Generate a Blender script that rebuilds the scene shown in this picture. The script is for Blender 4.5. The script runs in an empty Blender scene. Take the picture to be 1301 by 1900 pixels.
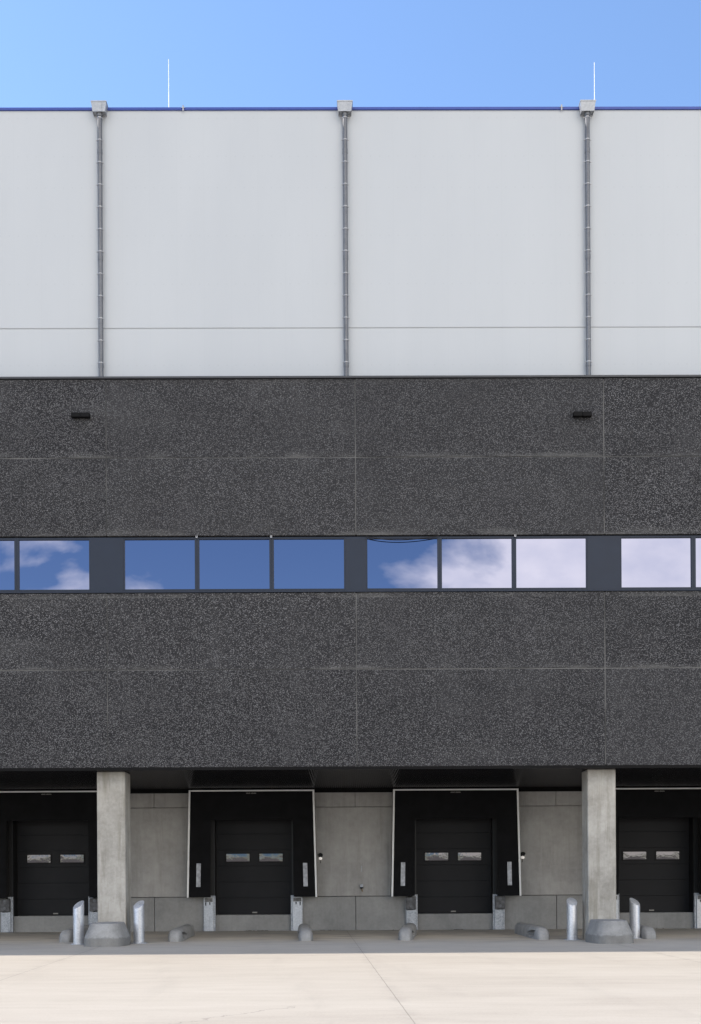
import bpy, bmesh, math, random
from mathutils import Vector, Matrix
random.seed(7)
SC = bpy.context.scene
COL = SC.collection

# ------------------------------------------------------------------ helpers
class MB:
    """collects shapes in a bmesh, then links them as one mesh object"""
    def __init__(self): self.bm = bmesh.new()
    def box(self, x0, x1, y0, y1, z0, z1, bev=0.0, seg=2):
        b = bmesh.new(); bmesh.ops.create_cube(b, size=1)
        for v in b.verts:
            v.co = Vector(((x0+x1)/2+v.co.x*(x1-x0), (y0+y1)/2+v.co.y*(y1-y0), (z0+z1)/2+v.co.z*(z1-z0)))
        if bev: bmesh.ops.bevel(b, geom=list(b.edges), offset=bev, segments=seg, affect='EDGES', profile=.5)
        self.add(b); return self
    def hexa(self, p, bev=0.0):
        """eight corners: bottom ring of four, top ring of four"""
        b = bmesh.new(); vs = [b.verts.new(q) for q in p]
        for f in ((0,3,2,1),(4,5,6,7),(0,1,5,4),(1,2,6,5),(2,3,7,6),(3,0,4,7)): b.faces.new([vs[i] for i in f])
        bmesh.ops.recalc_face_normals(b, faces=list(b.faces))
        if bev: bmesh.ops.bevel(b, geom=list(b.edges), offset=bev, segments=2, affect='EDGES', profile=.5)
        self.add(b); return self
    def add(self, b):
        m = bpy.data.meshes.new('tmp'); b.to_mesh(m); b.free(); self.bm.from_mesh(m); bpy.data.meshes.remove(m)
    def loft(self, rings, cap=True, closed=True):
        b = bmesh.new(); R = [[b.verts.new(q) for q in r] for r in rings]; n = len(R[0])
        for i in range(len(R)-1):
            for k in range(n if closed else n-1):
                b.faces.new((R[i][k], R[i][(k+1)%n], R[i+1][(k+1)%n], R[i+1][k]))
        if cap:
            b.faces.new(R[0][::-1]); b.faces.new(R[-1])
        bmesh.ops.recalc_face_normals(b, faces=list(b.faces)); self.add(b); return self
    def cyl(self, c0, c1, r0, r1=None, n=24):
        r1 = r0 if r1 is None else r1
        a = Vector(c1)-Vector(c0); q = a.to_track_quat('Z','Y')
        ring = lambda c, r: [Vector(c)+q@Vector((r*math.cos(2*math.pi*k/n), r*math.sin(2*math.pi*k/n), 0)) for k in range(n)]
        return self.loft([ring(c0, r0), ring(c1, r1)])
    def tube(self, pts, r, n=10):
        pts = [Vector(p) for p in pts]; rings = []
        for i, p in enumerate(pts):
            a = pts[min(i+1, len(pts)-1)]-pts[max(i-1, 0)]; q = a.to_track_quat('Z','Y')
            rings.append([p+q@Vector((r*math.cos(2*math.pi*k/n), r*math.sin(2*math.pi*k/n), 0)) for k in range(n)])
        return self.loft(rings)
    def build(self, name, mat, parent=None, smooth=None):
        me = bpy.data.meshes.new(name); self.bm.to_mesh(me); self.bm.free()
        o = bpy.data.objects.new(name, me); COL.objects.link(o); me.materials.append(mat)
        if smooth is not None:
            for p in me.polygons: p.use_smooth = True
            me.set_sharp_from_angle(angle=math.radians(smooth))
        if parent: o.parent = parent
        return o

def tag(o, label=None, cat=None, group=None, kind=None):
    if label: o['label'] = label
    if cat: o['category'] = cat
    if group: o['group'] = group
    if kind: o['kind'] = kind
    return o
def thing(name, loc, label, cat, group=None, rz=0):
    o = bpy.data.objects.new(name, None); COL.objects.link(o); o.location = loc; o.rotation_euler = (0, 0, rz)
    o.empty_display_size = .2
    return tag(o, label, cat, group)
def copy_tree(o, parent=None):
    c = o.copy(); COL.objects.link(c)
    if parent: c.parent = parent
    for ch in list(o.children): copy_tree(ch, c)
    return c

class N:
    """terse shader-node builder"""
    def __init__(self, name):
        self.m = bpy.data.materials.new(name); self.m.use_nodes = True
        self.t = self.m.node_tree; self.b = self.t.nodes['Principled BSDF']
    def n(self, typ, **kw):
        o = self.t.nodes.new(typ)
        for k, v in kw.items():
            if k.startswith('_'): setattr(o, k[1:], v)
            else:
                key = k.replace('__', ' ')
                s = o.inputs[int(key[1:])] if key[0] == 'i' and key[1:].isdigit() else o.inputs[key]
                if isinstance(v, bpy.types.NodeSocket): self.t.links.new(v, s)
                else: s.default_value = v
        return o
    def pos(self, scale=(1,1,1), rot=(0,0,0), loc=(0,0,0), src='geo'):
        g = self.n('ShaderNodeNewGeometry').outputs['Position'] if src == 'geo' else self.n('ShaderNodeTexCoord').outputs['Object']
        return self.n('ShaderNodeMapping', Vector=g, Scale=scale, Rotation=rot, Location=loc).outputs[0]
    def noise(self, vec, scale, detail=4, rough=.55, dist=0):
        return self.n('ShaderNodeTexNoise', Vector=vec, Scale=scale, Detail=detail, Roughness=rough, Distortion=dist).outputs['Fac']
    def ramp(self, fac, *stops):
        r = self.n('ShaderNodeValToRGB', Fac=fac); e = r.color_ramp.elements
        while len(e) < len(stops): e.new(.5)
        for el, (p, c) in zip(e, stops):
            el.position = p; el.color = (c, c, c, 1) if isinstance(c, (int, float)) else (*c, 1)
        return r.outputs['Color']
    def math(self, op, a, b=0.0, clamp=False):
        return self.n('ShaderNodeMath', _operation=op, _use_clamp=clamp, i0=a, i1=b).outputs[0]
    def mix(self, fac, a, b, mode='MIX'):
        o = self.t.nodes.new('ShaderNodeMix'); o.data_type = 'RGBA'; o.blend_type = mode
        for s, v in ((o.inputs[0], fac), (o.inputs[6], a), (o.inputs[7], b)):
            if isinstance(v, bpy.types.NodeSocket): self.t.links.new(v, s)
            elif s.type == 'RGBA': s.default_value = (*v, 1) if isinstance(v, tuple) else (v, v, v, 1)
            else: s.default_value = v
        return o.outputs[2]
    def sep(self, v): return self.n('ShaderNodeSeparateXYZ', Vector=v).outputs
    def bump(self, h, strength=.3, dist=.01):
        self.set(Normal=self.n('ShaderNodeBump', Height=h, Strength=strength, Distance=dist).outputs[0])
    def set(self, **kw):
        for k, v in kw.items():
            s = self.b.inputs[k.replace('__', ' ')]
            if isinstance(v, bpy.types.NodeSocket): self.t.links.new(v, s)
            elif s.type == 'RGBA': s.default_value = (*v, 1) if isinstance(v, tuple) else (v, v, v, 1)
            else: s.default_value = v
        return self

M = {}
def plain(name, col, rough=.5, metal=0.0, spec=.5, var=.12, scale=6):
    k = N(name); f = k.noise(k.pos(), scale, 5)
    lo = tuple(c*(1-var) for c in col); hi = tuple(min(1, c*(1+var)) for c in col)
    k.set(Base__Color=k.ramp(f, (.3, lo), (.7, hi)), Roughness=rough, Metallic=metal, Specular__IOR__Level=spec)
    M[name] = k.m; return k

# ------------------------------------------------------------------ materials
plain('black_rubber', (.012,.012,.013), .7, 0, .3, .3)
plain('black_paint', (.010,.010,.011), .45, 0, .4, .2)
plain('lamp_black', (.004,.004,.0045), .6, 0, .12, .2)
plain('curtain_fabric', (.0115,.0115,.0135), .75, 0, .25, .25, 3)
plain('shelter_side', (.03,.03,.032), .6, 0, .3)
plain('white_trim', (.78,.78,.77), .45, 0, .5, .06)
plain('marker_tape', (.36,.37,.40), .4, 0, .5, .35, 9)
plain('blue_coping', (.016,.046,.26), .4, 0, .5, .08)
plain('roof_membrane', (.35,.35,.35), .8)
plain('dark_ledge', (.030,.032,.038), .45, .0, .5, .15)
plain('gap_black', (.006,.006,.006), .8, 0, .1)
plain('frame_metal', (.0120,.0185,.034), .5, .0, .3, .08, 2)
plain('light_metal', (.33,.33,.34), .4, .4)
plain('rod_metal', (.80,.79,.77), .4, .2)
plain('mark_grey', (.25,.24,.22), .5)
plain('brass', (.20,.13,.05), .4, .8)
plain('leaf_litter', (.05,.035,.02), .9, 0, .2, .4, 60)

def galvanised(name, lo, hi, metal=.55, rough=.42, stain=False):
    k = N(name); p = k.pos()
    v = k.n('ShaderNodeTexVoronoi', Vector=p, Scale=38.0).outputs['Color']
    f = k.math('ADD', k.math('MULTIPLY', k.sep(v)[0], .45), k.math('MULTIPLY', k.noise(p, 5, 6), .6))
    c = k.ramp(f, (.25, lo), (.85, hi))
    st = k.noise(k.pos((9, 9, 1.6)), 1.4, 5, .6)
    c = k.mix(k.ramp(st, (.56, 0.0), (.72, .55)), c, tuple(x*.55 for x in lo))
    k.set(Base__Color=c, Roughness=k.math('ADD', k.math('MULTIPLY', f, .25), rough-.1), Metallic=metal)
    k.bump(f, .08, .004); M[name] = k.m
galvanised('galvanised', (.4048,.4224,.4576), (.5632,.5808,.6160))
galvanised('galvanised_pipe', (.1003,.1056,.1162), (.1531,.1584,.1716), .4, .42)
galvanised('hopper_metal', (.2805,.2932,.3145), (.3910,.4037,.4250), .5, .45)
galvanised('galvanised_worn', (.26,.28,.31), (.52,.54,.58), .5, .5)

def cladding():
    k = N('white_cladding'); p = k.pos(); X, Y, Z = k.sep(p)
    f = k.noise(k.pos((.5, .5, .12)), 1.6, 5)
    c = k.ramp(f, (.3, (.4065,.4280,.4517)), (.7, (.4264,.4479,.4705)))
    # joints between vertical sandwich panels, 0.667 m wide, and each sheet's own very slight tone
    u = k.math('DIVIDE', k.math('ADD', X, 60.05), .6667)
    fr = k.math('FRACT', u)
    edge = k.math('MINIMUM', fr, k.math('SUBTRACT', 1.0, fr))
    j = k.math('SUBTRACT', 1.0, k.math('MULTIPLY', edge, 70.0), True)
    tone = k.n('ShaderNodeTexWhiteNoise', _noise_dimensions='1D', W=k.math('FLOOR', u)).outputs[0]
    c = k.mix(k.math('MULTIPLY', tone, .025), c, (.55,.56,.58))
    c = k.mix(k.math('MULTIPLY', j, .11), c, (.30,.31,.34))
    # fixings: three screws per sheet in a few rows
    du = k.math('ABSOLUTE', k.math('SUBTRACT', k.math('FRACT', k.math('MULTIPLY', u, 3.0)), .5))
    rows = None
    for z in (20.28, 19.34, 18.57, 17.39, 16.20, 14.2):
        d = k.math('ABSOLUTE', k.math('SUBTRACT', Z, z)); rows = d if rows is None else k.math('MINIMUM', rows, d)
    sc = k.math('MULTIPLY', k.math('LESS_THAN', du, .075), k.math('LESS_THAN', rows, .016))
    c = k.mix(k.math('MULTIPLY', sc, .13), c, (.25,.25,.27))
    # faint rain streaks
    s = k.noise(k.pos((3.0, 1, .10)), 2.2, 5, .65)
    c = k.mix(k.ramp(s, (.55, 0.0), (.8, .05)), c, (.40,.40,.39))
    k.set(Base__Color=c, Roughness=.42, Specular__IOR__Level=.35)
    h = k.math('SUBTRACT', k.math('MULTIPLY', k.noise(p, .9, 3), .5), k.math('MULTIPLY', j, .25)); k.bump(h, .10, .006)
    M['white_cladding'] = k.m
cladding()

def aggregate():
    k = N('exposed_aggregate'); oi = k.n('ShaderNodeObjectInfo').outputs['Random']
    off = k.n('ShaderNodeCombineXYZ', X=k.math('MULTIPLY', oi, 37.0), Y=k.math('MULTIPLY', oi, 91.0), Z=k.math('MULTIPLY', oi, 53.0)).outputs[0]
    g = k.n('ShaderNodeNewGeometry').outputs['Position']
    big = k.noise(g, .55, 4, .6)
    q = k.n('ShaderNodeVectorMath', _operation='ADD', i0=g, i1=off).outputs[0]
    m1 = k.n('ShaderNodeMapping', Vector=q, Rotation=(0,.7,0), Scale=(1.0,1,1.6)).outputs[0]
    m2 = k.n('ShaderNodeMapping', Vector=q, Rotation=(0,-.55,0), Scale=(1.0,1,1.6)).outputs[0]
    n1 = k.noise(m1, 30, 3, .6, .3)
    n2 = k.noise(q, 55, 2, .6)
    chips = None
    for vec, sc, th, ds in ((m2, 31.0, .60, .46), (m1, 39.0, .60, .48)):
        v = k.n('ShaderNodeTexVoronoi', Vector=vec, Scale=sc, Randomness=1.0)
        cs = k.sep(v.outputs['Color'])
        lum = k.n('ShaderNodeMapRange', Value=cs[1], i3=.35, i4=1.0).outputs[0]
        soft = k.n('ShaderNodeMapRange', Value=v.outputs['Distance'], i1=ds, i2=ds*.6, i3=0.0, i4=1.0).outputs[0]
        w1 = k.math('MULTIPLY', k.math('MULTIPLY', k.math('GREATER_THAN', cs[0], th), soft), lum)
        chips = w1 if chips is None else k.math('MAXIMUM', chips, w1)
    f = k.math('ADD', k.math('MULTIPLY', n1, .55), k.math('MULTIPLY', n2, .45))
    c = k.ramp(f, (.40, (.0080,.0080,.0098)), (.53, (.0150,.0150,.0172)), (.68, (.050,.050,.054)))
    c = k.mix(chips, c, (.225,.225,.235))
    # paler, lime-washed patches (long and low, along the casting edges)
    st = k.noise(k.pos((.35,1,1.5), (0,0,0), (4.2,0,1.3)), 1.05, 5, .62)
    c = k.mix(k.ramp(st, (.54, 0.0), (.78, .36)), c, (.070,.070,.072))
    c = k.mix(k.math('MULTIPLY', k.n('ShaderNodeTexWhiteNoise', _noise_dimensions='1D', W=k.math('MULTIPLY', oi, 311.0)).outputs[0], .22), c, (.052,.052,.055))
    c = k.mix(k.ramp(k.noise(k.pos((.9,1,.6), (0,0,0), (8,0,3)), .8, 6, .7), (.50, 0.0), (.72, .30)), c, (.066,.066,.070))
    Z = k.sep(g)[2]; edge = None
    for z0, h in ((11.715, .16), (9.83, .20), (6.61, .14), (8.33, .13)):
        e = k.math('MULTIPLY', k.n('ShaderNodeMapRange', Value=Z, i1=z0+h, i2=z0+.01, i3=0.0, i4=1.0).outputs[0], k.math('GREATER_THAN', Z, z0))
        edge = e if edge is None else k.math('MAXIMUM', edge, e)
    sm = k.ramp(k.noise(k.pos((.45,1,2.0), (0,0,0), (1.7,0,0)), 1.1, 6, .7), (.47, 0.0), (.66, .75))
    c = k.mix(k.math('MULTIPLY', edge, sm), c, (.12,.12,.118))
    c = k.mix(k.ramp(big, (.35, .22), (.6, 0.0)), c, (.016,.016,.018))
    k.set(Base__Color=c, Roughness=.85, Specular__IOR__Level=.3)
    k.bump(f, .35, .012); M['exposed_aggregate'] = k.m
aggregate()

def concrete(name, lo, hi, scale=1.2, streak=0.0, streak_col=(.12,.11,.10), pits=.25, splash=0):
    k = N(name); p = k.pos()
    a = k.noise(p, scale, 6, .6); b = k.noise(p, scale*9, 5, .6); d = k.noise(p, 75, 2)
    f = k.math('ADD', k.math('MULTIPLY', a, .62), k.math('ADD', k.math('MULTIPLY', b, .26), k.math('MULTIPLY', d, .12)))
    c = k.ramp(f, (.34, lo), (.66, hi))
    if streak:
        s = k.noise(k.pos((2.6, 2.6, .22)), 2.2, 6, .68)
        c = k.mix(k.ramp(s, (.50, 0.0), (.72, streak)), c, streak_col)
        s2 = k.noise(k.pos((4, 4, .35), (0,0,0), (3,5,1)), 1.6, 6, .7)
        c = k.mix(k.ramp(s2, (.54, 0.0), (.75, streak*.8)), c, tuple(min(1, x*1.25) for x in hi))
    pv = k.n('ShaderNodeTexVoronoi', Vector=p, Scale=17.0)
    pit = k.math('MULTIPLY', k.math('LESS_THAN', pv.outputs['Distance'], .10), k.math('GREATER_THAN', k.sep(pv.outputs['Color'])[0], .72))
    c = k.mix(k.math('MULTIPLY', pit, pits), c, tuple(x*.4 for x in lo))
    if splash:
        z = k.math('ADD', k.sep(p)[2], k.math('MULTIPLY', k.math('SUBTRACT', k.noise(p, 7, 5), .5), splash))
        c = k.mix(k.n('ShaderNodeMapRange', Value=z, i1=splash*1.02, i2=splash*.86, i3=0.0, i4=.40).outputs[0], c, tuple(x*.5 for x in lo))
    k.set(Base__Color=c, Roughness=.82, Specular__IOR__Level=.3)
    k.bump(f, .18, .012); M[name] = k.m
concrete('wall_concrete', (.2726,.2632,.2538), (.4136,.4042,.3901), .9, .30, (.1786,.1645,.1457))
concrete('plinth_concrete', (.2070,.2060,.2029), (.3199,.3159,.3087), 1.3, .22, (.1411,.1373,.1323))
concrete('column_concrete', (.2200,.2112,.1918), (.4048,.3942,.3696), 1.5, .72, (.1672,.1540,.1232))
concrete('guard_concrete', (.1757,.1757,.1731), (.3163,.3163,.3118), 2.4, .2, (.1493,.1449,.1362), .4, .22)
concrete('guide_concrete', (.1850,.1887,.1924), (.2960,.2997,.3034), 3.0, .2, (.1184,.1184,.1184), .4)

def ground_mat():
    k = N('yard_concrete'); p = k.pos(); X, Y, Z = k.sep(p)
    a = k.noise(k.pos((.35, 1.0, 1)), .5, 6, .6)
    b = k.noise(k.pos((.42, 1.7, 1), (0,0,.06)), 1.7, 8, .68)
    d = k.noise(p, 26, 4, .65)
    f = k.math('ADD', k.math('MULTIPLY', a, .38), k.math('ADD', k.math('MULTIPLY', b, .36), k.math('MULTIPLY', d, .26)))
    c = k.ramp(f, (.34, (.335,.305,.264)), (.50, (.405,.375,.328)), (.66, (.455,.428,.378)))
    # thin trowel marks parallel to the wall
    s = k.noise(k.pos((.10, 7.0, 1), (0,0,.02)), 1.3, 6, .7)
    c = k.mix(k.ramp(s, (.60, 0.0), (.74, .28)), c, (.31,.28,.25))
    gr = k.noise(p, 90, 3, .7); c = k.mix(k.ramp(gr, (.56, 0.0), (.74, .30)), c, (.27,.25,.23))
    # tyre smears, plus shade painted in cooler and darker towards the docks
    near = k.n('ShaderNodeMapRange', Value=Y, i1=-3.6, i2=2.0, i3=0.0, i4=1.0).outputs[0]
    t = k.noise(k.pos((.55, .9, 1), (0,0,.5)), .9, 6, .65)
    c = k.mix(k.math('MULTIPLY', k.ramp(t, (.48, 0.0), (.66, .36)), near), c, (.235,.24,.25))
    t2 = k.noise(k.pos((.35, 2.6, 1), (0,0,.12), (9,2,0)), 1.4, 5, .6)
    c = k.mix(k.math('MULTIPLY', k.ramp(t2, (.56, 0.0), (.65, .70)), near), c, (.150,.152,.158))
    # small spalls and specks
    v = k.n('ShaderNodeTexVoronoi', Vector=k.pos((1, 2.2, 1)), Scale=1.5)
    sp = k.math('MULTIPLY', k.math('LESS_THAN', k.math('ADD', v.outputs['Distance'], k.math('MULTIPLY', d, .06)), .055), k.math('GREATER_THAN', k.sep(v.outputs['Color'])[0], .55))
    c = k.mix(k.math('MULTIPLY', sp, .6), c, (.20,.18,.16))
    # an old hairline crack and a few faint tyre tracks
    cr = k.math('SUBTRACT', Y, k.math('ADD', -13.9+1.30*1.04, k.math('MULTIPLY', X, 1.30)))
    cr = k.math('ADD', cr, k.math('MULTIPLY', k.math('SUBTRACT', k.noise(p, 2.6, 6, .7), .5), 1.1))
    inx = k.math('MULTIPLY', k.math('GREATER_THAN', X, -1.95), k.math('LESS_THAN', X, -.62))
    c = k.mix(k.math('MULTIPLY', k.math('SUBTRACT', 1.0, k.math('MULTIPLY', k.math('ABSOLUTE', cr), 26.0), True), k.math('MULTIPLY', inx, .65)), c, (.15,.14,.13))
    tx = k.math('ADD', X, k.math('MULTIPLY', Y, .10)); tx = k.math('ADD', tx, k.math('MULTIPLY', k.noise(k.pos((.1,.1,.1)), 1.0, 2), 1.6))
    e6 = k.math('ABSOLUTE', k.math('SUBTRACT', k.math('FRACT', k.math('MULTIPLY', tx, .47)), .5))
    tr = k.math('MULTIPLY', k.math('SUBTRACT', 1.0, k.math('MULTIPLY', e6, 6.0), True), k.ramp(k.noise(k.pos((1.5,.25,1)), 1.3, 5, .65), (.46, 0.0), (.70, .26)))
    c = k.mix(tr, c, (.24,.22,.20))
    # saw-cut slab joints every six metres, slightly skewed to the building
    w = k.math('ADD', k.math('MULTIPLY', Y, .0330), k.math('MULTIPLY', k.math('SUBTRACT', k.noise(p, 3.0, 3), .5), .018))
    u = k.math('ADD', X, w); u = k.math('ADD', u, 60.0-.255+3.0)
    e = k.math('ABSOLUTE', k.math('SUBTRACT', k.math('MODULO', u, 6.0), 3.0))
    cut = k.math('SUBTRACT', 1.0, k.math('MULTIPLY', e, 115.0), True)
    halo = k.math('MULTIPLY', k.math('SUBTRACT', 1.0, k.math('MULTIPLY', e, 5.5), True), k.ramp(k.noise(p, 2.3, 4), (.42, 0.0), (.62, .38)))
    c = k.mix(halo, c, (.27,.25,.225)); c = k.mix(k.math('MULTIPLY', cut, .65), c, (.09,.085,.08))
    k.set(Base__Color=c, Roughness=.8, Specular__IOR__Level=.3)
    k.bump(k.math('SUBTRACT', f, k.math('MULTIPLY', cut, .8)), .15, .01); M['yard_concrete'] = k.m
ground_mat()

def glass(name, tint, bump, scale, rough=.01):
    k = N(name); k.set(Base__Color=tint, Metallic=1.0, Roughness=rough, Specular__IOR__Level=.5)
    k.bump(k.noise(k.pos(), scale, 2), bump, .02); M[name] = k.m
glass('window_glass', (.193,.206,.286), .02, .8)
glass('door_glass', (.088,.086,.094), .30, 5.5, .05)

def soffit_mat():
    k = N('soffit_sheet'); X, Y, Z = k.sep(k.pos())
    w = k.math('SINE', k.math('MULTIPLY', X, 2*math.pi/.06))
    nb = k.n('ShaderNodeBump', Height=w, Strength=.5, Distance=.0022).outputs[0]
    d = k.n('ShaderNodeBsdfDiffuse', Color=(.010,.010,.011,1)); g = k.n('ShaderNodeBsdfGlossy', Color=(.17,.17,.175,1), Roughness=.16, Normal=nb)
    ad = k.n('ShaderNodeAddShader', i0=d.outputs[0], i1=g.outputs[0])
    k.t.links.new(ad.outputs[0], k.t.nodes['Material Output'].inputs[0]); M['soffit_sheet'] = k.m
soffit_mat()
def door_mat():
    k = N('door_sheet'); f = k.noise(k.pos((1,1,1)), 2.0, 5)
    fine = k.noise(k.pos((40,40,160)), 1.5, 2)
    k.set(Base__Color=k.ramp(f, (.3, (.0101,.0101,.0122)), (.7, (.0140,.0140,.0162))), Roughness=.55, Specular__IOR__Level=.22)
    k.bump(fine, .12, .002); M['door_sheet'] = k.m
door_mat()
k = N('lamp_white'); k.set(Base__Color=(.80,.78,.75), Roughness=.4, Emission__Color=(1.0,.93,.86), Emission__Strength=.22); M['lamp_white'] = k.m

# ------------------------------------------------------------------ dimensions (metres; x along the facade, y into the building, z up)
XL, XR = -35.69, 24.31            # ends of the building
GRID = [-35.69+6*i for i in range(11)]
YW = .60                          # upper white wall
YC = .40                          # front of the columns
YD = 6.60                         # dock wall at the back of the recess
ZS = 4.20                         # soffit
ZB = 4.256                        # bottom of the dark facade
ZL = 13.66                        # ledge on top of the dark facade
ZT = 20.53                        # roof edge
DOCKS = [-8.74, -2.73, 3.28, 9.29]

# ------------------------------------------------------------------ ground
g = MB(); b = bmesh.new()
vs = [b.verts.new(p) for p in ((-700,-900,0),(700,-900,0),(700,500,0),(-700,500,0))]; b.faces.new(vs); g.add(b)
tag(g.build('ground', M['yard_concrete']), 'pale concrete truck yard with saw-cut joints', None, None, 'structure')

# ------------------------------------------------------------------ warehouse
W = thing('warehouse', (0, 0, 0), 'large warehouse with white cladding above a dark speckled concrete facade and loading docks', 'warehouse')
m = MB()
m.box(XL, XR, YW, YW+.16, 15.105, ZT-.05).box(XL, XR, YW, YW+.16, 13.0, 15.10)
m.box(XL, XR, YW+.02, YW+.15, 15.10, 15.105)
m.box(XL, XL+.16, YW+.17, 40, 13.0, ZT-.05).box(XR-.16, XR, YW+.17, 40, 13.0, ZT-.05).box(XL, XR, 40.01, 40.2, 0, ZT-.05)
m.build('cladding_wall', M['white_cladding'], W)
m = MB(); m.box(XL, XR, YW-.012, YW-.001, 15.119, 15.165); m.build('joint_flashing', M['white_cladding'], W)
m = MB(); m.box(XL-.05, XR+.05, YW-.035, YW+.35, ZT-.065, ZT, .006); m.build('roof_coping', M['blue_coping'], W)
m = MB(); m.box(XL+.17, XR-.17, YW+.36, 40, 20.0, 20.2); m.build('roof', M['roof_membrane'], W)
# dark precast facade: four rows of six-metre panels with open joints
ROWS = [(11.715, 13.60), (9.83, 11.694), (6.610, 8.45), (ZB, 6.589)]
for i in range(10):
    for (z0, z1) in ROWS:
        m = MB(); m.box(GRID[i]+.011, GRID[i+1]-.011, random.uniform(0, .006), .2, z0, z1, .008); m.build('facade_panel', M['exposed_aggregate'], W)
# pale sealant in the open joints, set back
m = MB()
for x in GRID[1:-1]:
    for z0, z1 in ((9.85, 13.58), (4.28, 8.43)): m.box(x-.0105, x+.0105, .010, .19, z0, z1)
for z in (11.7045, 6.5995): m.box(XL+.02, XR-.02, .013, .189, z-.010, z+.010)
k = N('sealant'); k.set(Base__Color=k.ramp(k.noise(k.pos(), .42, 3), (.42, .022), (.60, .115)), Roughness=.7); m.build('joint_sealant', k.m, W)
m = MB(); m.box(XL+.01, XR-.01, .201, .26, 8.2, 13.59).box(XL+.01, XR-.01, .201, .26, ZB+.03, 8.19); m.build('backing_wall', M['gap_black'], W)
m = MB(); m.box(XL, XR, -.035, YW-.001, 13.61, ZL, .006); m.build('ledge_cap', M['dark_ledge'], W)
for x in (XL, XR-.25):
    m = MB(); m.box(x, x+.25, .262, 40, 0, 12.99); m.build('side_wall', M['exposed_aggregate'], W)
# ribbon of windows
starts = [-5.27+12*k for k in (-2,-1,0,1,2)]+[.587+12*k for k in (-3,-2,-1,0,1)]
starts = sorted(s for s in starts if XL+.2 < s < XR-5.5)
PW, MU, G0, G1 = 1.692, .107, 8.557, 9.757
GY = .085
for s in starts:
    for j in range(3):
        x0 = s+j*(PW+MU); x1 = x0+PW
        m = MB()
        bl = MU/2-.001 if j else .03; br = MU/2-.001 if j < 2 else .03
        m.box(x0-bl, x0, .045, .15, G0-.06, G1+.05).box(x1, x1+br, .045, .15, G0-.06, G1+.05)
        m.box(x0, x1, .05, .148, G1, G1+.05).box(x0, x1, .05, .148, G0-.06, G0)
        wf = m.build('window', M['frame_metal'], W)
        # a slightly out-of-flat pane, so that reflections break from pane to pane
        tx, tz = random.uniform(-.0022,.0022), random.uniform(-.0016,.0016)
        m = MB(); e = .008
        m.hexa([(x0-e, GY-tx-tz, G0-e),(x1+e, GY+tx-tz, G0-e),(x1+e, GY+.02, G0-e),(x0-e, GY+.02, G0-e),
                (x0-e, GY-tx+tz, G1+e),(x1+e, GY+tx+tz, G1+e),(x1+e, GY+.02, G1+e),(x0-e, GY+.02, G1+e)])
        m.build('pane', M['window_glass'], wf)
    # opaque panel up to the next group
    nx = [q for q in starts if q > s]; e0 = s+3*PW+2*MU+.031; e1 = (nx[0]-.031) if nx else XR-.3
    m = MB(); m.box(e0, e1, .04, .14, G0-.06, G1+.05, .004); m.build('infill_panel', M['frame_metal'], W)
m = MB(); m.box(XL+.1, XR-.1, -.02, .15, 8.458, 8.49, .005); m.build('window_sill', M['frame_metal'], W)
for x in (-3.525, -1.73, 4.155):
    m = MB(); m.box(x-.022, x-.007, -.006, .03, G1+.02, G1+.075).box(x+.007, x+.022, -.006, .03, G1+.02, G1+.075).box(x-.022, x+.022, .0, .04, G1+.022, G1+.04)
    m.build('bracket', M['light_metal'], W)
# soffit over the recess, black fascia, black flashing along the back
m = MB(); m.box(XL+.3, XR-.3, .02, YD+.3, ZS, ZS+.03); m.build('soffit', M['soffit_sheet'], W)
m = MB(); m.box(XL+.3, XR-.3, .004, .018, ZS-.012, ZB-.002); m.build('fascia', M['lamp_black'], W)
m = MB(); m.box(XL+.3, XR-.3, YD-.012, YD-.001, ZS-.09, ZS-.001); m.build('flashing', M['gap_black'], W)
# columns, with chamfered arrises
for x in (-29.7, -17.7, -5.7, 6.3, 18.3):
    m = MB(); m.box(x-.345, x+.345, YC, YC+.70, 0, ZS-.002, .018, 1); m.build('column', M['column_concrete'], W)
# dock wall: cap, main and plinth panels round the door openings
DW = 1.30                                     # half width of a door opening
ZD, ZO = .475, 3.42                           # dock floor, head of the opening
cuts = [XL+.3]
for x in DOCKS: cuts += [x-DW, x+DW]
cuts.append(XR-.3)
m = MB(); 
for a, c in zip(cuts[::2], cuts[1::2]): m.box(a+.02, c-.02, YD+.20, YD+.34, 0, ZS-.001)
for x in DOCKS: m.box(x-DW-.02, x+DW+.02, YD+.20, YD+.34, ZO+.02, ZS-.001)
m.build('backing_wall', plain('joint_grey', (.05,.05,.05), .8, 0, .1).m, W)
for a, c in zip(cuts[::2], cuts[1::2]):
    xs = [a]+[q+.01 for q in GRID if a < q < c]+[c]
    m = MB(); m.box(a, c, YD, YD+.2, 1.022, 3.672, .006); m.build('wall_panel', M['wall_concrete'], W)
    for p, q in zip(xs, xs[1:]):
        m = MB(); m.box(p+.0065, q-.0065, YD-.03, YD+.19, -.05, 1.006, .012); m.build('plinth_panel', M['plinth_concrete'], W)
for i in range(10):
    m = MB(); m.box(GRID[i]+.016 if i else XL+.3, GRID[i+1]+.004 if i < 9 else XR-.3, YD, YD+.2, 3.686, ZS-.001, .006); m.build('cap_panel', M['wall_concrete'], W)
for x in DOCKS:
    m = MB(); m.box(x-DW+.012, x+DW-.012, YD, YD+.2, ZO, 3.672, .005); m.build('lintel', M['wall_concrete'], W)
    m = MB(); m.box(x-DW+.012, x+DW-.012, YD-.02, YD+.6, -.05, ZD, .012); m.build('dock_sill', M['plinth_concrete'], W)

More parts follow.
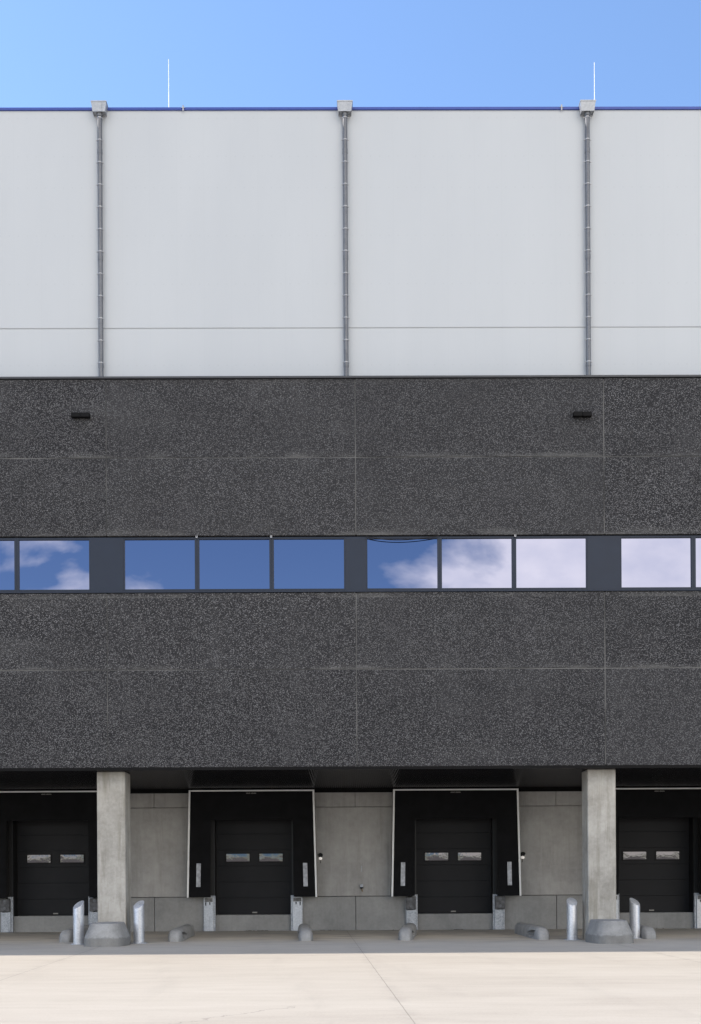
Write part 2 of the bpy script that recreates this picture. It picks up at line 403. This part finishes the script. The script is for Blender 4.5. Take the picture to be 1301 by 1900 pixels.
# sectional doors (parts of the building), jambs in the openings
def door(x):
    D = bpy.data.objects.new('dock_door', None); COL.objects.link(D); D.parent = W; D.location = (x, YD+.46, ZD)
    D.empty_display_size = .2
    hs = .484; m = MB()
    for i in range(7):
        z0 = .012+i*hs+.004; z1 = min(.012+(i+1)*hs-.004, 2.99)
        if z1-z0 > .05: m.box(-1.24, 1.24, 0, .04, z0, z1, .006)
    m.box(-1.23, 1.23, .012, .038, .0, 2.98)
    m.build('leaf', M['door_sheet'], D)
    for cx in (-.50, .50):
        m = MB(); z = 1.455+.26; w, h = .385, .148
        m.box(cx-w, cx+w, -.022, .008, z+h-.032, z+h, .004).box(cx-w, cx+w, -.022, .008, z-h, z-h+.032, .004)
        m.box(cx-w, cx-w+.034, -.020, .007, z-h+.0325, z+h-.0325).box(cx+w-.034, cx+w, -.020, .007, z-h+.0325, z+h-.0325)
        m.build('window_frame', M['black_rubber'], D)
        m = MB(); bb = bmesh.new(); nx, nz = 14, 8; V = {}
        for i in range(nx+1):
            for j in range(nz+1):
                u, v = i/nx*2-1, j/nz*2-1
                bulge = -.0035*(1-u*u)*(1-v*v)
                V[i,j] = bb.verts.new((cx+u*(w-.03), -.006+bulge, z+v*(h-.03)))
        for i in range(nx):
            for j in range(nz): bb.faces.new((V[i,j], V[i+1,j], V[i+1,j+1], V[i,j+1]))
        m.add(bb); m.build('pane', M['door_glass'], D, 60)
    m = MB(); m.box(-.075, .075, -.012, 0, .035, .075, .004); m.build('handle', M['mark_grey'], D)
    m = MB(); m.box(-1.22, 1.22, -.012, .03, -.004, .014); m.build('bottom_seal', M['black_rubber'], D)
    m = MB()
    for s in (-1, 1): m.box(min(s*1.145, s*1.287), max(s*1.145, s*1.287), -.455, -.03, 0, 2.944)
    m.box(-1.144, 1.144, -.455, -.03, 2.85, 2.944); m.build('door_frame', M['black_paint'], D)
    return D
for x in DOCKS: door(x)

# ------------------------------------------------------------------ dock shelters
def shelter():
    S = thing('dock_shelter', (0, 0, 0), '', 'dock shelter')
    F = -.52                                   # front face, in front of the dock wall
    hw = lambda z: 1.845+.07*(4.165-z)/3.145   # half width: a little wider at the foot
    zt, zb, zh = 4.165, 1.02, 3.305
    def quad(m, x00, x01, x10, x11, y0, y1, z0, z1, bev=0):
        m.hexa([(x00,y0,z0),(x01,y0,z0),(x01,y1,z0),(x00,y1,z0),(x10,y0,z1),(x11,y0,z1),(x11,y1,z1),(x10,y1,z1)], bev)
    for s in (-1, 1):
        m = MB(); a, c = hw(zb)-.001, hw(zt)-.001
        xs = sorted((s*a, s*(a-.04))); ys = sorted((s*c, s*(c-.04)))
        quad(m, xs[0], xs[1], ys[0], ys[1], F+.03, -.001, zb, zt-.03); m.build('side_panel', M['shelter_side'], S)
        m = MB(); a, c = hw(zb), hw(zt)
        xs = sorted((s*a, s*(a-.052))); ys = sorted((s*c, s*(c-.052)))
        quad(m, xs[0], xs[1], ys[0], ys[1], F-.0125, F+.029, zb-.012, zt-.0435, .004); m.build('side_trim', M['white_trim'], S)
        m = MB(); xs = sorted((s*(hw(zb)-.054), s*1.225)); ys = sorted((s*(hw(zh)-.054), s*1.205))
        # the curtain is a fabric sheet that bows slightly
        bb = bmesh.new(); V = {}
        for i in range(7):
            for j in range(17):
                u, v = i/6, j/16
                x = (xs[0]*(1-v)+ys[0]*v)*(1-u)+(xs[1]*(1-v)+ys[1]*v)*u
                y = F+.012+.012*math.sin(v*3.1)*math.sin(u*3.1)+.004*math.sin(7*v+3*u)
                V[i,j] = bb.verts.new((x, y, zb+(zh-zb)*v))
        fs = [bb.faces.new((V[i,j], V[i+1,j], V[i+1,j+1], V[i,j+1])) for i in range(6) for j in range(16)]
        r = bmesh.ops.solidify(bb, geom=fs, thickness=.006); m.add(bb); m.build('side_curtain', M['curtain_fabric'], S, 40)
        m = MB(); x = s*1.57+.0; k = s*.006
        quad(m, x-.064+k, x+.064+k, x-.064-k, x+.064-k, F-.008, F+.004, 1.32, 2.01, .002); m.build('marker_strip', M['marker_tape'], S)
    m = MB(); bb = bmesh.new(); V = {}
    for i in range(21):
        for j in range(7):
            u, v = i/20, j/6; z = zh-.02+(zt-.044-zh+.02)*v; w = hw(z)-.054
            V[i,j] = bb.verts.new((-w+2*w*u, F+.004+.010*math.sin(v*3.1)+.005*math.sin(9*u)*(1-v), z))
    fs = [bb.faces.new((V[i,j], V[i+1,j], V[i+1,j+1], V[i,j+1])) for i in range(20) for j in range(6)]
    bmesh.ops.solidify(bb, geom=fs, thickness=.006); m.add(bb); m.build('head_curtain', M['curtain_fabric'], S, 40)
    for q in (-1, 1):
        m = MB(); m.box(min(q*1.29, q*1.77), max(q*1.29, q*1.77), -.028, -.002, 1.025, 4.10); m.build('shade_lining', M['black_rubber'], S)  # black sheets added as shade over the wall seen behind the curtains
    m = MB(); m.box(-hw(zt), hw(zt), F-.013, F+.028, zt-.042, zt-.002, .004); m.build('top_trim', M['white_trim'], S)
    m = MB(); m.box(-hw(zt)+.05, hw(zt)-.05, F+.03, -.001, zt-.028, zt-.002); m.build('top_panel', M['shelter_side'], S)
    # small two-word printed mark, too small to read in the photograph
    m = MB()
    for x0, n in ((-.155, 4), (-.012, 5)):
        for i in range(n): m.box(x0+i*.031, x0+i*.031+.025, F-.013, F-.003, 4.052, 4.076+.006*(i % 2))
    m.build('printed_mark', M['mark_grey'], S)
    return S
LOC = ['at the left edge, cut off by the photo and half behind the left concrete column',
       'the one just right of the left concrete column',
       'the one just left of the right concrete column',
       'at the right edge, half behind the right concrete column']
sh = shelter()
for i, x in enumerate(DOCKS):
    o = sh if i == 0 else copy_tree(sh)
    o.location = (x, YD, 0)
    tag(o, ['black dock shelter at the left photo edge, cut off by the left concrete column',
            'black white-edged dock shelter standing just right of the left concrete column',
            'black white-edged dock shelter standing just left of the right concrete column',
            'black dock shelter at the right photo edge, cut off by the right concrete column'][i], 'dock shelter', 'black dock shelters round the doors')

# ------------------------------------------------------------------ bumper posts beside the doors
def bumper(block):
    B = thing('dock_bumper', (0,0,0), '', 'dock bumper')
    m = MB(); m.box(-.14, .14, -.20, -.032, 0, 1.005 if not block else .60, .008); m.build('front_plate', M['galvanised_worn' if block else 'galvanised'], B)
    m = MB(); m.box(.055, .195, -.15, -.031, 0, 1.055, .006) ; m.box(-.16, -.142, -.15, -.031, 0, .99)
    m.build('back_channel', M['galvanised_worn'], B)
    if block:
        m = MB(); m.box(-.155, .135, -.29, -.031, .615, 1.0, .014); m.build('rubber_block', plain('worn_rubber', (.085,.085,.09), .6, 0, .4, .55, 9).m, B)
        for z in (.715, .93):
            m = MB(); m.cyl((-.01, -.297, z), (-.01, -.286, z), .042).cyl((-.01,-.307,z), (-.01,-.296,z), .02, n=6); m.build('bolt', M['galvanised_pipe'], B, 40)
    else:
        m = MB(); m.box(-.12, .12, -.2055, -.2015, .87, .985, .001); m.build('scuff_pad', plain('scuffed', (.16,.16,.16), .7, 0, .3, .5, 14).m, B)
        for x, l in ((-.085, .10), (.035, .075)):
            m = MB(); m.hexa([(x-.012,-.2055,.86-l),(x+.014,-.2055,.855-l),(x+.014,-.2015,.855-l),(x-.012,-.2015,.86-l),(x-.018,-.2055,.86),(x+.02,-.2055,.86),(x+.02,-.2015,.86),(x-.018,-.2015,.86)])
            m.build('slot', M['gap_black'], B)
    return B
pA, pB = bumper(True), bumper(False)
def mirror_children(o):
    o.scale = (-1, 1, 1)
used = set()
BL = [['worn black rubber bumper on a steel post at the bottom left photo corner',
       'worn black rubber bumper on a steel post beside the left column, behind a bollard'],
      ['plain galvanised bumper post at the left foot of the shelter right of the left column',
       'plain galvanised bumper post at the right foot of the shelter right of the left column'],
      ['black rubber bumper at left foot of the shelter left of the right column',
       'black rubber bumper at right foot of the shelter left of the right column'],
      ['plain galvanised bumper post hidden behind the right concrete column',
       'plain galvanised bumper post cut by the right photo edge']]
for i, x in enumerate(DOCKS):
    src = pA if i in (0, 2) else pB
    for j, s in enumerate((-1, 1)):
        o = src if src.name not in used else copy_tree(src)
        used.add(src.name)
        o.location = (x+s*1.315, YD, 0); o.scale = (-s, 1, 1)
        tag(o, BL[i][j], 'dock bumper', 'bumper posts beside the dock doors')

# ------------------------------------------------------------------ wheel guides: concrete logs on the ground with a lifting slot
def guide_mesh():
    m = MB(); n = 64; L = 3.2; rings = []
    ts = [0, .008, .025, .05, .085, .13, .18, .24, .30, .36, .42]+[.46+.045*i for i in range(23)]+[1.55, 1.8, 2.2, 2.7, L-.02, L]
    for t in ts:
        e = min(1.0, t/.40); r = math.sqrt(max(0, 1-(1-e)**2)); h = .05+.255*r; w = .185*(.50+.50*r)
        ring = []
        for k in range(n+1):
            a = math.pi*k/n; c, q = math.cos(a), math.sin(a)
            x = w*math.copysign(abs(c)**.60, c); z = h*abs(q)**.66
            # lifting slot cast into the inner flank, tapering towards the dock
            if x > 0 and .38 < t < 1.42:
                u = (t-.38)/1.04; top = .225-.11*max(0, u-.35)/.65; bot = .060+.05*max(0, u-.5)
                f = min(1, u*5)*min(1, (1-u)*2.2); zz = (z-bot)/(top-bot)
                if 0 < zz < 1: x -= .27*f*min(1, 7*zz*(1-zz))
            ring.append((x, t, z*(1-.02*math.sin(3*t))))
        rings.append(ring)
    m.loft(rings, True, True); return m
src = guide_mesh().build('wheel_guide', M['guide_concrete'], None, 50)
GL = [[None, 'grey concrete wheel guide behind the leftmost bollard, left of the left column base'],
      ['concrete wheel guide log with dark slot at left, on ground right of left column', 'short-looking rounded concrete wheel guide seen end-on below the signal lamp shelter, left of centre'],
      ['rounded concrete wheel guide seen end-on, right of centre by a rubber bumper', 'concrete wheel guide log with dark hollow, left of the right column'],
      ['grey concrete wheel guide behind the rightmost bollard, right of the right column base', None]]
GL[1][1] = 'rounded concrete wheel guide seen end-on beside a plain galvanised bumper post'
GO = [[(1.7,1.6),(1.76,1.62)], [(1.53,1.62),(1.755,1.60)], [(1.79,1.48),(1.68,1.60)], [(1.66,1.6),(1.7,1.6)]]
first = True
for i, x in enumerate(DOCKS):
    for j, s in enumerate((-1, 1)):
        if GL[i][j] is None: continue
        o = src if first else src.copy()
        if not first: COL.objects.link(o)
        first = False
        n0, f0 = GO[i][j]; near, far = Vector((x+s*n0, .92, 0)), Vector((x+s*f0, 4.1, 0))
        d = far-near
        o.location = near; o.rotation_euler = (0, 0, math.atan2(d.y, d.x)-math.pi/2); o.scale = (-s, 1, 1)
        tag(o, GL[i][j], 'wheel guide', 'concrete wheel guides on the yard')

# ------------------------------------------------------------------ column guards
def guard_mesh():
    m = MB(); n = 104; rings = []
    prof = [(0, 1.0), (.195, .996), (.205, .988), (.212, .975), (.30, .905), (.40, .825), (.50, .745), (.522, .722), (.532, .69)]
    for z, q in prof:
        ring = []
        for k in range(n):
            a = 2*math.pi*k/n; c, s = math.cos(a), math.sin(a)
            x = .505*q*math.copysign(abs(c)**.66, c); y = .70*(q if s < 0 else 1)*math.copysign(abs(s)**.72, s)
            j = .006*math.sin(5*a+z*30)+.004*math.sin(13*a+z*11)+.003*math.sin(29*a+z*47)
            ring.append((x*(1+j), y*(1+j), z))
        rings.append(ring)
    return m.loft(rings)
src = guard_mesh().build('column_guard', M['guard_concrete'], None, 13)
for i, x in enumerate((-5.66, 6.30)):
    o = src if i == 0 else src.copy()
    if i: COL.objects.link(o); o.rotation_euler = (0, 0, .06)
    o.location = (x, YC-.71, 0)
    tag(o, ['rounded concrete impact guard at the foot of the left column', 'rounded concrete impact guard at the foot of the right column'][i], 'column guard', 'concrete guards in front of the columns')

# ------------------------------------------------------------------ slant-cut bollards
BD = [(-6.44, .12, (-.62,-.78), 1.06, 'slant-cut galvanised steel bollard left of the left column guard, by the rubber bumper'),
      (-5.03, .38, (-.45,-.89), 1.05, 'slant-cut galvanised steel bollard right of the left column'),
      (5.635, .80, (.06,-1.0), 1.05, 'slant-cut galvanised steel bollard left of the right column, cut face to the front'),
      (7.31, 1.25, (.58,-.81), 1.03, 'slant-cut galvanised steel bollard right of the right column guard')]
for (x, y, d, h, lab) in BD:
    B = thing('bollard', (x, y, 0), lab, 'bollard', 'steel bollards beside the columns')
    dv = Vector((d[0], d[1])).normalized(); r, n = .131, 40; t = math.tan(math.radians(37))
    def ring(z, rr=r, cut=None, off=0):
        out = []
        for k in range(n):
            a = 2*math.pi*k/n; p = Vector((rr*math.cos(a), rr*math.sin(a)))
            out.append((p.x, p.y, (h-r*t-off - t*p.dot(dv)) if cut else z))
        return out
    m = MB(); m.loft([ring(.012), ring(0, r, True, .006), ring(0, r-.005, True)]); m.build('post', M['galvanised'], B, 30)
    m = MB(); m.cyl((0,0,.0), (0,0,.012), .205, n=40)
    for a in range(4): m.cyl((.165*math.cos(a*1.571+.6), .165*math.sin(a*1.571+.6), .012), (.165*math.cos(a*1.571+.6), .165*math.sin(a*1.571+.6), .03), .014, n=6)
    m.build('base_plate', M['galvanised_worn'], B, 30)

# ------------------------------------------------------------------ downpipes
PX = [-5.905, .103, 6.055]
PL = ['galvanised downpipe with roof-edge hopper, the left one on the white wall',
      'galvanised downpipe with roof-edge hopper, middle one on the white wall',
      'galvanised downpipe with hopper and small white loop at its foot, beside the right lightning rod']
def downpipe():
    P = thing('downpipe', (0, YW, 0), '', 'downpipe')
    yp, r, z0, z1 = -.105, .058, ZL+.005, 20.33
    m = MB(); m.cyl((0, yp, z0), (0, yp, z1), r, n=28); m.build('pipe', M['galvanised_pipe'], P, 40)
    # hopper: a tapered open box of sheet metal with a rolled rim
    zb, zt = 20.315, 20.565; m = MB()
    a, c = .155, .185; f0, f1 = -.205, -.225
    ring = lambda w, f, z, k=-.002: [(-w, f, z), (w, f, z), (w, k, z), (-w, k, z)]
    m.loft([ring(a-.02, f0+.02, zb+.02, -.022), ring(a, f0, zb), ring(c, f1, zt-.03), ring(c+.008, f1-.008, zt-.028), ring(c+.008, f1-.008, zt, -.001), ring(c-.006, f1+.006, zt, -.012), ring(a-.01, f0+.01, zb+.05, -.012)], True)
    m.build('hopper', M['hopper_metal'], P)
    m = MB(); m.cyl((0, yp, zb-.07), (0, yp, zb+.018), r+.012, r+.018, n=28); m.build('outlet', M['galvanised_pipe'], P, 40)
    for i in range(12):
        z = 14.21+i*.5455; m = MB()
        m.cyl((0, yp, z-.012), (0, yp, z+.012), r+.007, n=24).box(-.011, .011, yp+r, -.001, z-.011, z+.011).box(r, r+.032, yp-.010, yp+.010, z-.011, z+.011)
        m.box(-r-.032, -r, yp-.010, yp+.010, z-.011, z+.011)
        m.build('clip', M['light_metal'], P, 40)
    for z in (14.10, 16.73, 19.34):
        m = MB(); m.cyl((0, yp, z), (0, yp, z+.11), r+.006, n=28); m.build('socket', M['galvanised_pipe'], P, 40)
    return P
dp = downpipe()
for i, x in enumerate(PX):
    o = dp if i == 0 else copy_tree(dp)
    o.location = (x, YW, 0); tag(o, PL[i], 'downpipe', 'downpipes on the white wall')
    if i == 2:
        pts = [(-.055+.11*k/12 if 0 else -.05*math.cos(math.pi*k/12), -.19, ZL+.03+.075*math.sin(math.pi*k/12)) for k in range(13)]
        pts = [(-.075, -.19, ZL+.0)]+pts+[(.085, -.19, ZL+.0)]
        m = MB(); m.tube(pts, .013); m.build('drain_loop', M['white_trim'], o, 50)

# ------------------------------------------------------------------ roof-edge pieces
for (x, y, zt, lab) in ((-4.36, 1.5, 22.37, 'thin lightning rod on the roof beside the left downpipe hopper'), (6.46, 1.5, 22.28, 'thin lightning rod on the roof beside the right downpipe hopper')):
    R = thing('lightning_rod', (x, y, 20.2), lab, 'lightning rod', 'lightning rods on the roof')
    m = MB(); m.cyl((0,0,.12), (0,0,zt-20.2-.9), .0105, n=10).cyl((0,0,zt-20.2-.9), (0,0,zt-20.2), .0085, .006, n=10); m.build('rod', M['rod_metal'], R, 60)
    m = MB(); m.cyl((0,0,0), (0,0,.12), .17, .15, n=24); m.build('base', M['guard_concrete'], R, 40)
for (x, lab) in ((-3.87, 'tiny metal clip on the blue roof edge right of the left lightning rod'), (5.44, 'tiny metal clip on the blue roof edge left of the right hopper')):
    m = MB(); m.box(-.016, .016, -.055, -.037, -.10, .03, .003).box(-.016, .016, -.055, .20, .03, .042, .003).cyl((-.05,-.046,-.02), (.05,-.046,-.02), .007, n=8)
    o = m.build('coping_clip', M['light_metal']); o.location = (x, YW, ZT); tag(o, lab, 'clip', 'clips on the blue roof edge')

# ------------------------------------------------------------------ wall lights on the dark facade
for (x, z, lab) in ((-6.28, 12.705, 'flat black twin wall light on the dark facade, left, below the left downpipe'), (5.775, 12.69, 'flat black twin wall light on the dark facade, right, below the right downpipe')):
    L = thing('wall_light', (x, 0, z), lab, 'wall light', 'black wall lights on the dark facade')
    m = MB(); m.box(-.222, -.004, -.13, -.012, -.052, .052, .008); m.box(.004, .222, -.13, -.012, -.052, .052, .008); m.build('housing', M['lamp_black'], L)
    m = MB(); m.box(-.20, .20, -.012, .001, -.03, .03).box(-.0035, .0035, -.11, -.013, -.035, .035); m.build('bracket', M['lamp_black'], L)
    m = MB(); m.box(-.20, -.02, -.115, -.03, -.056, -.0525).box(.02, .20, -.115, -.03, -.056, -.0525); m.build('lens', M['lamp_black'], L)

# ------------------------------------------------------------------ dock signal lamps, tap, tube for a window reflection
for (x, lab) in ((DOCKS[1]+2.005, 'small black lamp with white lens on the concrete wall left of the water tap'), (DOCKS[2]+2.03, 'small black lamp with white lens on the concrete wall left of the right column')):
    L = thing('dock_lamp', (x, YD, 2.19), lab, 'wall lamp', 'small lamps beside the dock shelters')
    m = MB(); m.cyl((0, -.07, .045), (0, -.001, .045), .066, n=28).cyl((0, -.075, .045), (0, -.071, .045), .05, n=28); m.build('housing', M['black_rubber'], L, 40)
    m = MB(); ring = [(.066*math.cos(a), .066*math.sin(a)+.045) for a in [math.pi*q/16 for q in range(17)]]
    for p, q in zip(ring, ring[1:]): m.hexa([(p[0],-.13,p[1]),(q[0],-.13,q[1]),(q[0]*1.12,-.13,q[1]*1.0+.007),(p[0]*1.12,-.13,p[1]+.007),(p[0],-.06,p[1]),(q[0],-.06,q[1]),(q[0]*1.12,-.06,q[1]+.007),(p[0]*1.12,-.06,p[1]+.007)])
    m.build('visor', M['black_rubber'], L)
    m = MB(); n = 20
    rings = [[(rr*math.cos(2*math.pi*k/n), y, -.045+rr*.85*math.sin(2*math.pi*k/n)) for k in range(n)] for rr, y in ((.052,-.01),(.054,-.06),(.048,-.085),(.03,-.102),(.008,-.108))]
    m.loft(rings); m.build('lens', M['lamp_white'], L, 60)
    m = MB(); m.cyl((0, -.02, -.085), (0, -.02, -.19), .008, n=8); m.build('cable', M['black_rubber'], L, 60)
T = thing('water_tap', (.50, YD, 1.30), 'small frost-proof water tap on the concrete wall between the two full docks', 'tap')
m = MB(); m.box(-.045, .045, -.085, -.001, -.02, .07, .008); m.build('housing', M['galvanised_worn'], T)
m = MB(); m.cyl((-.05,-.06,-.035), (.05,-.06,-.035), .02, n=12).cyl((0,-.06,-.06), (0,-.06,-.015), .024, n=12); m.build('valve', M['black_rubber'], T, 40)
m = MB(); m.tube([(0,-.06,-.05), (0,-.075,-.085), (.012,-.085,-.115), (.014,-.085,-.15)], .013); m.build('spout', M['brass'], T, 50)
m = MB(); m.box(-.011, .011, -.012, -.001, .44, .62, .003); m.build('cover_strip', M['galvanised_worn'], T)
m = MB(); m.tube([(.55+1.75*t, -.012, 9.80-.115*4*t*(1-t)*(1-.35*t)) for t in [q/24 for q in range(25)]], .010, 8)
tag(m.build('cable', M['black_rubber'], None, 60), 'thin black tube standing in for a reflection, sagging over the top of the window right of centre', 'cable')  # tube built in place of a dark reflection along the window top

# debris swept against the dock wall
m = MB()
for _ in range(70):
    x = random.choice([-2.6, -2.45, -.6, -2.9, 3.4, 1.7, 9.1])+random.gauss(0, .14); y = YD-.05-abs(random.gauss(0, .05)); s = random.uniform(.012, .035); a = random.uniform(0, 6.28)
    c, q = math.cos(a)*s, math.sin(a)*s
    m.hexa([(x-c,y-q,.002),(x+q*.4,y-c*.4,.002),(x+c,y+q,.003),(x-q*.4,y+c*.4,.003),(x-c,y-q,.008),(x+q*.4,y-c*.4,.014),(x+c,y+q,.010),(x-q*.4,y+c*.4,.016)])
tag(m.build('leaf_litter', M['leaf_litter']), 'dry leaf litter blown along the foot of the dock wall', None, None, 'stuff')

# ------------------------------------------------------------------ light
SX, SY, SZ = -.70, .160, .766
sd = Vector((SX, SY, SZ)).normalized(); sd.y = .209*sd.z; sd.normalize()
ld = bpy.data.lights.new('sun', 'SUN'); ld.energy = 3.05; ld.angle = math.radians(.53); ld.color = (1.0, .90, .79)
lo = bpy.data.objects.new('sun', ld); COL.objects.link(lo); lo.rotation_euler = (-sd).to_track_quat('-Z', 'Y').to_euler(); lo.location = (-20, 10, 40)
wd = bpy.data.worlds.new('World'); SC.world = wd; wd.use_nodes = True
nt = wd.node_tree; bg = nt.nodes['Background']; bg.inputs['Strength'].default_value = .15
class WN(N):
    def __init__(self): self.t = nt
w = WN()
sky = w.n('ShaderNodeTexSky', _sky_type='NISHITA'); sky.sun_disc = False
sky.sun_elevation = math.asin(sd.z); sky.sun_rotation = math.atan2(sd.x, sd.y)
sky.air_density = 1.0; sky.dust_density = .25; sky.ozone_density = 4.2
tc = w.n('ShaderNodeTexCoord').outputs['Generated']; dx, dy, dz = w.sep(tc)
inv = w.math('MAXIMUM', w.math('MULTIPLY', dy, -1.0), .12)
a = w.math('DIVIDE', dx, inv); bb = w.math('DIVIDE', dz, inv)
uv = w.n('ShaderNodeCombineXYZ', X=a, Y=w.math('MULTIPLY', bb, 1.5), Z=0.0).outputs[0]
n1 = w.n('ShaderNodeTexNoise', Vector=uv, Scale=7.0, Detail=8.0, Roughness=.53, Distortion=.25).outputs['Fac']
bias = w.ramp(w.n('ShaderNodeMapRange', Value=a, i1=-.5, i2=.5, i3=0.0, i4=1.0).outputs[0], (.05, .50), (.255, .43), (.295, .325), (.50, .305), (.56, .38), (.60, .60), (.66, .68), (1.0, .62))
bias = w.math('SUBTRACT', bias, .40)
bias = w.math('ADD', bias, w.n('ShaderNodeMapRange', Value=bb, i1=.285, i2=.25, i3=-.03, i4=.05).outputs[0])
bias = w.math('ADD', bias, w.n('ShaderNodeMapRange', Value=dz, i1=.36, i2=.55, i3=0.0, i4=.16).outputs[0])  # denser unseen cloud higher up behind the camera, added for ambient light
cm = w.math('ADD', n1, bias)
cov = w.ramp(cm, (.52, 0.0), (.60, .42), (.69, 1.0))
n2 = w.n('ShaderNodeTexNoise', Vector=uv, Scale=16.0, Detail=6.0, Roughness=.55).outputs['Fac']
ccol = w.ramp(n2, (.25, (.66,.70,.80)), (.7, (.95,.95,.97)))
CL = 14.0
ccol = w.mix(1.0, ccol, (CL*1.02, CL*.935, CL*.80), 'MULTIPLY')
back = w.math('MULTIPLY', w.n('ShaderNodeMapRange', Value=dy, i1=-.35, i2=-.6, i3=0.0, i4=1.0).outputs[0], w.n('ShaderNodeMapRange', Value=dz, i1=0.0, i2=.05, i3=0.0, i4=1.0).outputs[0])
hi = w.n('ShaderNodeMapRange', Value=dz, i1=.95, i2=.8, i3=0.0, i4=1.0).outputs[0]
fac = w.math('MULTIPLY', w.math('MULTIPLY', cov, back), hi)
out = w.mix(fac, sky.outputs[0], ccol)
nt.links.new(out, bg.inputs['Color'])

# ------------------------------------------------------------------ camera: level, with a rising front (vertical shift)
cd = bpy.data.cameras.new('camera'); cam = bpy.data.objects.new('camera', cd); COL.objects.link(cam); SC.camera = cam
cd.sensor_fit = 'VERTICAL'; cd.sensor_height = 36; cd.lens = 2125/1900*36
cd.shift_y = 676/1900; cd.shift_x = -2.25/1900; cd.clip_end = 3000
cam.matrix_world = Matrix.Translation((0, -27.6, 1.607)) @ Matrix.Rotation(-.006, 4, 'Z') @ Matrix.Rotation(math.pi/2, 4, 'X') @ Matrix.Rotation(-.0055, 4, 'Z')
SC.view_settings.view_transform = 'Standard'; SC.view_settings.look = 'None'; SC.view_settings.gamma = 1.0
SC.view_settings.exposure = 0.92
SC.cycles.max_bounces = 10; SC.cycles.diffuse_bounces = 5
